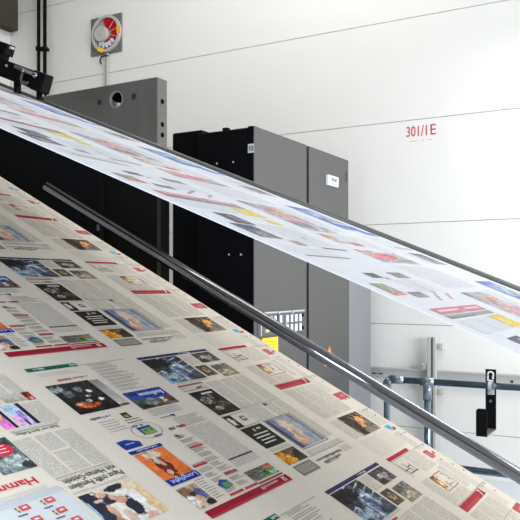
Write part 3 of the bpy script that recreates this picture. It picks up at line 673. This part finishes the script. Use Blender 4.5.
# warning triangle
t0, tA, t1 = sd(324.2, 366.2), sd(329.5, 346), sd(334.5, 366)
bm = nb(); quad(bm, [t0, t1, tA], (.0015, 0, 0)); wt = finish('warning_triangle', bm, M['amber'], c2)
cc = (t0 + tA + t1) / 3
bm = nb(); quad(bm, [cc + (p - cc) * .93 + Vector((.0015, 0, 0)) for p in (t0, t1, tA)], (.0008, 0, 0)); finish('amber_field', bm, M['amber'], wt)
bm = nb(); S_ = .03
f = lambda y, z: Vector((XC + .0023, cc.y + y * S_, cc.z + z * S_))
quad(bm, [f(.1, 1.2), f(-.45, -.1), f(-.05, -.1), f(-.2, -1), f(.45, .25), f(.05, .25), f(.4, 1.2)], (.0006, 0, 0)); finish('flash_symbol', bm, M['hole'], wt)

c3 = cabinet('narrow shade-darkened cabinet section left of the tall cabinets, slightly set back', xl0, xl1, YF, YF + .8, ZTOP)
zt3 = at_y(196, 130.5, YF + .06).z
bm = nb(); box(bm, (xl0, YF + .06, .1), (xl1 - .003, YF + .9, zt3), .004); finish('body', bm, M['cabshade'], c3)
bm = nb(); box(bm, (xl0 + .02, YF + .09, 0), (xl1 - .02, YF + .85, .1)); finish('plinth', bm, M['black'], c3)
bm = nb(); box(bm, (xl0 + .008, YF + .045, .11), (xl1 - .02, YF + .062, zt3 - .01), .003); finish('front_panel', bm, M['cabshade'], c3)

ye = at_x(371, 360, XC).y; zt4 = at_x(360, 252, XC).z
c4 = cabinet('low light grey cabinet between the tall cabinets and the white wall', XC - .6, XC, y_end, ye, zt4)
bm = nb(); box(bm, (XC - .6, y_end + .012, .1), (XC - .018, ye, zt4), .004); finish('body', bm, M['cabgrey'], c4)
bm = nb(); box(bm, (XC - .58, y_end + .03, 0), (XC - .04, ye - .02, .1)); finish('plinth', bm, M['black'], c4)
bm = nb(); box(bm, (XC - .018, y_end + .014, .11), (XC, ye - .002, zt4 - .01), .004); finish('door', bm, M['cabgrey'], c4)

# ---------------------------------------------------------------- wall fan and services on the back wall
YV = YW
pA, pB2 = at_y(92, 56.5, YV), at_y(122, 13, YV)
fx0, fx1 = at_y(92, 40, YV).x, at_y(122.5, 40, YV).x
fz1 = at_y(92, 20, YV).z; fz0 = at_y(92, 57, YV).z
fc = Vector(((fx0 + fx1) / 2, YV, (fz0 + fz1) / 2)); R_ = (fx1 - fx0) * .47
fan = thing('wall_fan', (fc.x, fc.y, fc.z), 'round wall fan with red interior on a square grey plate high on the wall', 'fan')
bm = nb(); box(bm, (fx0, YV - .02, fz0), (fx1, YV, fz1), .003); finish('back_plate', bm, M['greyplate'], fan)
fz = Vector((fc.x + .022, YV - .02, fc.z + .004))
bm = nb(); ring(bm, fz, X, Z, Y, R_ * .84, R_ * .98, 0, .035, 48); finish('outer_ring', bm, M['ringgrey'], fan)
bm = nb(); cyl(bm, fz + Y * .001, fz + Y * .006, R_ * .81, 40); finish('grey_disc', bm, mat('grey fan interior', (150, 150, 148), .5), fan)
bm = nb(); ring(bm, fz, X, Z, Y, R_ * .30, R_ * .82, .006, .016, 30, math.radians(-125), math.radians(105)); finish('red_shroud', bm, M['red'], fan)
hc = fz - X * R_ * .34 + Z * R_ * .02
bm = nb(); cyl(bm, hc + Y * .006, hc + Y * .045, R_ * .46, 32, R_ * .40); hub = finish('motor_hub', bm, M['ringgrey'], fan)
bm = nb(); ring(bm, hc, X, Z, Y, R_ * .10, R_ * .13, .045, .049, 24); cyl(bm, hc + Y * .045, hc + Y * .05, R_ * .03, 10); finish('hub_mark', bm, mat('grey hub mark', (176, 174, 172), .5), hub)
for k in range(5):
    a = math.radians(-128 + k * 21); d = X * math.cos(a) + Z * math.sin(a); e = X * -math.sin(a) + Z * math.cos(a)
    c = fz + Y * .017 + d * R_ * .6
    bm = nb(); quad(bm, [c - d * R_ * .15 - e * R_ * .07, c - d * R_ * .1 + e * R_ * .08, c + d * R_ * .17 + e * R_ * .06, c + d * R_ * .12 - e * R_ * .09], Y * .008); finish('fan_blade', bm, M['glint'], fan)
for k in range(3):
    a = math.radians(-20 + k * 35); d = X * math.cos(a) + Z * math.sin(a)
    bm = nb(); cyl(bm, fz + Y * .02 + d * R_ * .32, fz + Y * .02 + d * R_ * .8, .004, 8); finish('guard_wire', bm, mat('pale wire', (206, 150, 150), .4), fan)
for a, m_ in ((-112, 'yellow'), (3, 'orange')):
    a = math.radians(a); d = X * math.cos(a) + Z * math.sin(a); e = X * -math.sin(a) + Z * math.cos(a); c = fz + Y * .036 + d * R_ * .9
    bm = nb(); quad(bm, [c - d * R_ * .12 - e * R_ * .2, c - d * R_ * .12 + e * R_ * .2, c + d * R_ * .11 + e * R_ * .2, c + d * R_ * .11 - e * R_ * .2], Y * .002); finish('sticker', bm, M[m_], fan)
s0 = at_y(102.5, 57, YV - .03)
bm = nb(); pts = [at_y(x, y, YV - .03) for x, y in ((108, 56), (106, 55), (101.5, 57), (100, 60), (100.2, 62.5), (101.5, 64))]
tube(bm, pts, .007, 8); finish('pull_cord', bm, M['black'], fan, True)
cd = thing('conduit', tuple(at_y(106.8, 60, YV)), 'pale cable conduit running down the wall below the red fan', 'conduit')
for px, r in ((104.8, .009), (107.6, .016)):
    p = at_y(px, 57.5, YV - .018); bm = nb(); cyl(bm, (p.x, p.y, fz0), (p.x, p.y, .02), r, 14); finish('tube', bm, M['conduit'], cd, True)
for zc in (fz0 - .5, fz0 - 1.4):
    bm = nb(); box(bm, (at_y(103, 60, YV).x, YV - .04, zc), (at_y(109, 60, YV).x, YV, zc + .02)); finish('clip', bm, M['conduit'], cd)

for px, r, lab in ((38.6, .020, 'thicker black vertical pipe on the wall, left of its neighbour'), (44.8, .021, 'black vertical pipe on the wall, nearer to the red fan')):
    p = at_y(px, 30, YV - .06)
    t = thing('wall_pipe', (p.x, p.y, 0), lab.replace('thicker ', ''), 'pipe')
    bm = nb(); cyl(bm, (p.x, p.y, 0), (p.x, p.y, ZC), r, 20); finish('tube', bm, M['blackm'], t, True)
    zc = at_y(px, 48.7, YV - .06).z
    bm = nb(); ring(bm, Vector((p.x, p.y, zc)), X, Vector((0, 1, 0)), Z, r, r + .015, -.02, .02, 20); box(bm, (p.x - .015, p.y + r, zc - .015), (p.x + .015, YV, zc + .015)); finish('clamp', bm, M['blackm'], t)

# painted bay number
p0, p1 = at_y(406.5, 130, YV), at_y(436, 130, YV)
zt = at_y(408, 137, YV).z
ln = thing('wall_number', (p0.x, YV, zt), 'red bay number 301/1 E lettered on the white wall panel', 'sign')
def wall_text(s_, x0, x1, z, h):
    vs, fs = text_polys(s_, 1.0, .004, .02); a0 = min(v.x for v in vs); a1 = max(v.x for v in vs); ym_ = max(v.y for v in vs)
    bm = nb(); V = [bm.verts.new((x0 + (v.x - a0) / (a1 - a0) * (x1 - x0), YV - .0012 - v.z * .05, z + v.y / ym_ * h)) for v in vs]
    for f_ in fs:
        try: bm.faces.new([V[i] for i in f_])
        except ValueError: pass
    return bm
wdt = p1.x - p0.x
finish('lettering', wall_text('301/1', p0.x, p0.x + wdt * .70, zt, .092), M['signred'], ln)
finish('lettering', wall_text('E', p0.x + wdt * .82, p1.x, zt, .092), M['signred'], ln)
for x0_, x1_ in ((410, 418), (421, 424), (428, 432)):
    a, b = at_y(x0_, 141.5, YV), at_y(x1_, 141, YV); bm = nb(); box(bm, (a.x, YV - .002, zt - .045), (b.x, YV - .0002, zt - .039))
    finish('underline_mark', bm, M['faded'], ln)

# strut channels on the wall, right
pz = at_y(445, 372, YW)
ch = thing('cable_channel', (pz.x, YW, pz.z), 'horizontal galvanised slotted channel fixed along the wall behind the handrail', 'channel')
hx0 = at_y(366, 370, YW).x
zA_, zB_ = at_y(371, 375.5, YW).z, at_y(371, 367, YW).z
zA_ += -.0; 
bm = nb()
box(bm, (hx0, YW - .045, zA_), (4.5, YW - .040, zB_)); box(bm, (hx0, YW - .045, zB_ - .005), (4.5, YW - .004, zB_ + .001)); box(bm, (hx0, YW - .045, zA_), (4.5, YW - .004, zA_ + .005)); box(bm, (hx0, YW - .062, zB_ - .004), (4.5, YW - .04, zB_ + .012))
finish('profile', bm, M['steel'], ch)
for px in (374.3, 380.5):
    q = at_y(px, 370, YW - .046)
    bm = nb(); box(bm, (q.x - .022, YW - .0465, zA_ + .022), (q.x + .022, YW - .0445, zA_ + .034), .002); finish('slot', bm, M['slotgrey'], ch)
for px in (512,):
    q = at_y(px, 377, YW - .046)
    bm = nb(); cyl(bm, (q.x, YW - .05, zA_ + .03), (q.x, YW - .044, zA_ + .03), .012, 12); finish('bolt', bm, M['slotgrey'], ch)
pv0, pv1 = at_y(427.3, 337, YW - .1), at_y(436, 337, YW - .1)
vs_ = thing('wall_strut', (pv0.x, YW, 0), 'upright galvanised strut profile on the wall, crossing the channel', 'strut')
x0, x1 = pv0.x, pv1.x; zt = pv0.z; ww = x1 - x0
bm = nb(); box(bm, (x0, YW - .105, .0), (x0 + ww * .36, YW - .064, zt), .003); box(bm, (x0 + ww * .64, YW - .105, 0), (x1, YW - .064, zt), .003); box(bm, (x0 + ww * .3, YW - .085, 0), (x0 + ww * .7, YW - .064, zt)); finish('profile', bm, M['steel'], vs_)
bm = nb(); box(bm, (x0 + ww * .4, YW - .088, 0.05), (x0 + ww * .6, YW - .0845, zt - .01)); finish('groove', bm, mat('shadow grey groove', (120, 116, 108), .6), vs_)
for px, py, s_ in ((440.5, 346.5, 1), (440.5, 391.5, 1), (424.5, 366, -1), (423, 384.5, -1)):
    q = at_y(px, py, YW - .07); bm = nb()
    xa = x1 if s_ > 0 else x0 - .055
    box(bm, (xa, YW - .095, q.z - .028), (xa + .055, YW - .088, q.z + .028), .002); box(bm, (xa, YW - .09, q.z - .03), (xa + .055, YW, q.z - .022)); cyl(bm, (xa + .03, YW - .105, q.z), (xa + .03, YW - .088, q.z), .013, 6)
    finish('clip', bm, M['steel'], vs_)

# ---------------------------------------------------------------- handrail
YH = 5.2
e = at_y(387, 379, YH); xe, zr = e.x, e.z
hr = thing('handrail', (xe, YH, 0), 'blue grey tubular handrail with two posts in front of the white wall', 'handrail')
RR = .024
XE = 3.6
bm = nb(); cyl(bm, (xe + .03, YH, zr), (XE, YH, zr), RR, 28); finish('top_rail', bm, M['rail'], hr, True)
zl = at_y(500, 473.5, YH).z
bm = nb(); cyl(bm, (xe, YH, zl), (XE, YH, zl), RR, 28); finish('lower_rail', bm, M['rail'], hr, True)
bm = nb(); cyl(bm, (xe, YH, .0), (xe, YH, zr - .03), RR, 28); finish('post', bm, M['rail'], hr, True)
xp = at_y(427.5, 385, YH).x
bm = nb(); cyl(bm, (xp, YH, .0), (xp, YH, zr - .02), RR, 28); finish('post', bm, M['rail'], hr, True)
for xq in (xp + 1.3, xp + 2.6):
    bm = nb(); cyl(bm, (xq, YH, .0), (xq, YH, zr - .02), RR, 28); finish('post', bm, M['rail'], hr, True)
bm = nb(); tube(bm, [(xe, YH, zr - .14), (xe, YH, zr - .03), (xe + .03, YH, zr), (xe + .13, YH, zr)], RR + .007, 24); finish('elbow', bm, M['fitting'], hr, True)
bm = nb(); cyl(bm, (xp - .05, YH, zr), (xp + .05, YH, zr), RR + .008, 24); cyl(bm, (xp, YH, zr - .13), (xp, YH, zr), RR + .007, 24); finish('tee_fitting', bm, M['fitting'], hr, True)
for x_ in (xe, xp):
    bm = nb(); cyl(bm, (x_ - .04, YH, zl), (x_ + .04, YH, zl), RR + .007, 24); finish('tee_fitting', bm, M['fitting'], hr, True)
    bm = nb(); cyl(bm, (x_, YH, 0), (x_, YH, .02), .06, 24); finish('base_flange', bm, M['fitting'], hr, True)

# black hook hanging on the handrail
yb_, yf_ = YH + RR + .006, YH - .23
a, b = at_y(485.4, 369, yb_), at_y(496, 369, yb_); zt = a.z; zb = at_y(490, 428.5, yb_).z
hk = thing('hook_bracket', (a.x, YH, zb), 'black flat steel J-shaped hook hanging from the handrail', 'hook')
bm = nb(); box(bm, (a.x, yb_, zb), (b.x, yb_ + .008, zt), .002); finish('back_strap', bm, M['blackm'], hk)
bm = nb(); box(bm, (a.x, yf_, zb - .008), (b.x, yb_ + .008, zb), .001); finish('bottom_strap', bm, M['barsteel'], hk)
ft = at_y(480, 408.5, yf_).z
bm = nb()
n_ = 6; r_ = .02; pts = [(a.x, yf_, zb - .008), (b.x, yf_, zb - .008), (b.x, yf_, ft - r_)]
for i in range(n_ + 1):
    t_ = i / n_ * math.pi / 2; pts.append((b.x - r_ + r_ * math.cos(t_), yf_, ft - r_ + r_ * math.sin(t_)))
for i in range(n_ + 1):
    t_ = math.pi / 2 + i / n_ * math.pi / 2; pts.append((a.x + r_ + r_ * math.cos(t_), yf_, ft - r_ + r_ * math.sin(t_)))
quad(bm, pts, (0, -.008, 0)); finish('front_lip', bm, M['blackm'], hk)
mx_ = (a.x + b.x) / 2; w_ = (b.x - a.x)
zc = at_y(490, 374.5, yb_).z
bm = nb(); ring(bm, Vector((mx_, yb_, zc)), X, Z, Y, .014, .024, 0, .003, 16, math.radians(-30), math.radians(210)); box(bm, (mx_ - .024, yb_ - .003, zc - .035), (mx_ - .012, yb_, zc)); box(bm, (mx_ + .010, yb_ - .003, zc - .03), (mx_ + .022, yb_, zc - .005)); box(bm, (mx_ - .024, yb_ - .003, zc - .045), (mx_ + .02, yb_, zc - .036)); finish('hook_mark', bm, M['white'], hk)
zc = at_y(490, 391.5, yb_).z
bm = nb(); ring(bm, Vector((mx_ + .006, YH, zr)), Vector((0, 1, 0)), Z, X, RR + .001, RR + .006, -.012, .012, 24); finish('clip_ring', bm, M['steel'], hk)
bm = nb(); box(bm, (mx_ - .02, yb_ - .012, zc - .02), (mx_ + .026, yb_, zc + .03), .003); cyl(bm, (mx_ + .004, yb_ - .02, zc), (mx_ + .004, yb_ - .012, zc), .012, 6); finish('clamp_plate', bm, M['steel'], hk)
zc = at_y(490, 401, yb_).z
bm = nb(); cyl(bm, (mx_, yb_ - .004, zc), (mx_, yb_, zc), .010, 12); finish('bolt', bm, M['barsteel'], hk)

# ---------------------------------------------------------------- guide head above the upper web, top left
YG = 2.31
rotG = Matrix((-up.t, Vector((0, 1, 0)), up.n)).transposed()      # local x runs down along the web
gc = at_y(44, 85.5, YG)
gh = thing('web_guide_clamp', tuple(gc), 'black clamp-like guide head with small chrome fittings at the upper left above the web', 'machine part')
mpp = (gc - at_y(44, 84.5, YG)).length
def gl(px, py, dy=0): return at_y(px, py, YG + dy)
axx = -up.t
def gbox(name, p, q, thick, m_, dy=0, bev=.004, par=gh):
    # bar from picture point p to q (its axis), square section of the given thickness
    A, B = gl(*p, dy), gl(*q, dy); c_ = (A + B) / 2
    bm = nb(); obox(bm, c_, (abs((B - A).dot(axx)), .05, thick), rotG, bev); return finish(name, bm, M[m_], par)
gbox('beam', (-45, 51.5), (40, 80.5), .074, 'black'); gbox('upper_flange', (-45, 42), (40, 75.5), .010, 'black', .012)
gbox('end_block', (35.5, 80.0), (47.5, 85.2), .082, 'black', -.012, .006)
gbox('top_block', (-40, 34), (10.5, 49.5), .05, 'black', .0); gbox('riser', (-30, 46), (5, 58), .07, 'black', .0)
for px, py in ((10, 47.5), (6, 65.5)):
    p = gl(px, py, -.03); bm = nb(); cyl(bm, p, p + Vector((0, .02, 0)), .006, 12); finish('screw', bm, M['steel'], gh)
p = gl(15, 66.5, -.04); q = gl(33, 74, -.04)
bm = nb(); cyl(bm, p, q, .008, 14); finish('slide_rod', bm, M['barsteel'], gh, True)
p = gl(35, 75.5, -.05); bm = nb(); sph(bm, p, .013, 14); finish('chrome_knob', bm, M['chrome'], gh, True)
p = gl(23, 71, -.05); bm = nb(); sph(bm, p, .009, 12); finish('chrome_knob', bm, M['chrome'], gh, True)
p = gl(27, 78, -.028); bm = nb(); ring(bm, p, axx, up.n, Vector((0, -1, 0)), .022, .030, 0, .012, 24, math.radians(60), math.radians(330)); finish('adjuster_ring', bm, M['barsteel'], gh, True)
bm = nb(); cyl(bm, gl(22, 82, -.03), gl(26, 84, -.03), .010, 12); finish('hose_stub', bm, M['barsteel'], gh, True)
for px, py, L_ in ((17.5, 81, .055), (40.2, 91, .038)):
    p = gl(px, py, .0); bm = nb(); obox(bm, p - Vector((0, 0, L_ / 2)), (.016, .03, L_), Matrix.Identity(3), .002); finish('foot', bm, M['black'], gh)
p = gl(43, 94); bm = nb(); cyl(bm, p + Vector((0, 0, .01)), p - Vector((0, 0, .015)), .006, 10); finish('chrome_pin', bm, M['chrome'], gh, True)

# ---------------------------------------------------------------- light: tall windows to the right, added unseen fill lamps, sky
def area(name, loc, target, sx, sy, power, rgb=(1, 1, 1)):
    l = bpy.data.lights.new(name, 'AREA'); l.shape = 'RECTANGLE'; l.size = sx; l.size_y = sy; l.energy = power; l.color = rgb
    o = bpy.data.objects.new(name, l); col.objects.link(o); o.location = loc
    o.location = loc
    o.rotation_euler = (Vector(target) - Vector(loc)).to_track_quat('-Z', 'Y').to_euler()
    return o
area('daylight_area', (7.0, 2.0, 2.2), (-2, 4.2, 1.0), 5, 3, 520, (.92, .96, 1))
area('wall_fill', (3.0, 3.4, 2.0), (1.4, 6.45, 1.1), 2.5, 1.4, 185, (.97, .985, 1))  # added unseen fill that brightens the right of the back wall
area('overhead_fill', (-3.4, 3.9, 6.0), (-4.4, 6.45, 2.5), 3.4, .8, 92, (1, .98, .94))  # added unseen fill washing the left of the back wall
area('overhead_fill', (.8, 5.3, 3.8), (.8, 5.35, 0), 3, .5, 85, (1, 1, 1))  # fill added above the handrail to brighten its tops
area('daylight_area', (-1.3, -.55, 1.95), (-.9, .9, 1.25), 1.2, .7, 66, (.74, .86, 1))  # unseen lamp added beside the camera, bluish fill on the near web
wd = bpy.data.worlds.new('World'); scn.world = wd; wd.use_nodes = True
bg = wd.node_tree.nodes['Background']; bg.inputs[0].default_value = (.9, .95, 1, 1); bg.inputs[1].default_value = .3

# ---------------------------------------------------------------- camera
cam = bpy.data.cameras.new('Camera'); cam.sensor_width = 36; cam.lens = 36 * FOC / 520; cam.shift_y = (HOR - 260) / 520
cam.clip_start = .01
co = bpy.data.objects.new('Camera', cam); col.objects.link(co)
co.location = (0, 0, CZ); co.rotation_euler = (math.pi / 2, 0, YAW)
scn.camera = co
scn.view_settings.view_transform = 'Standard'; scn.view_settings.look = 'None'
scn.view_settings.exposure = 0; scn.view_settings.gamma = 1; scn.view_settings.use_curve_mapping = False
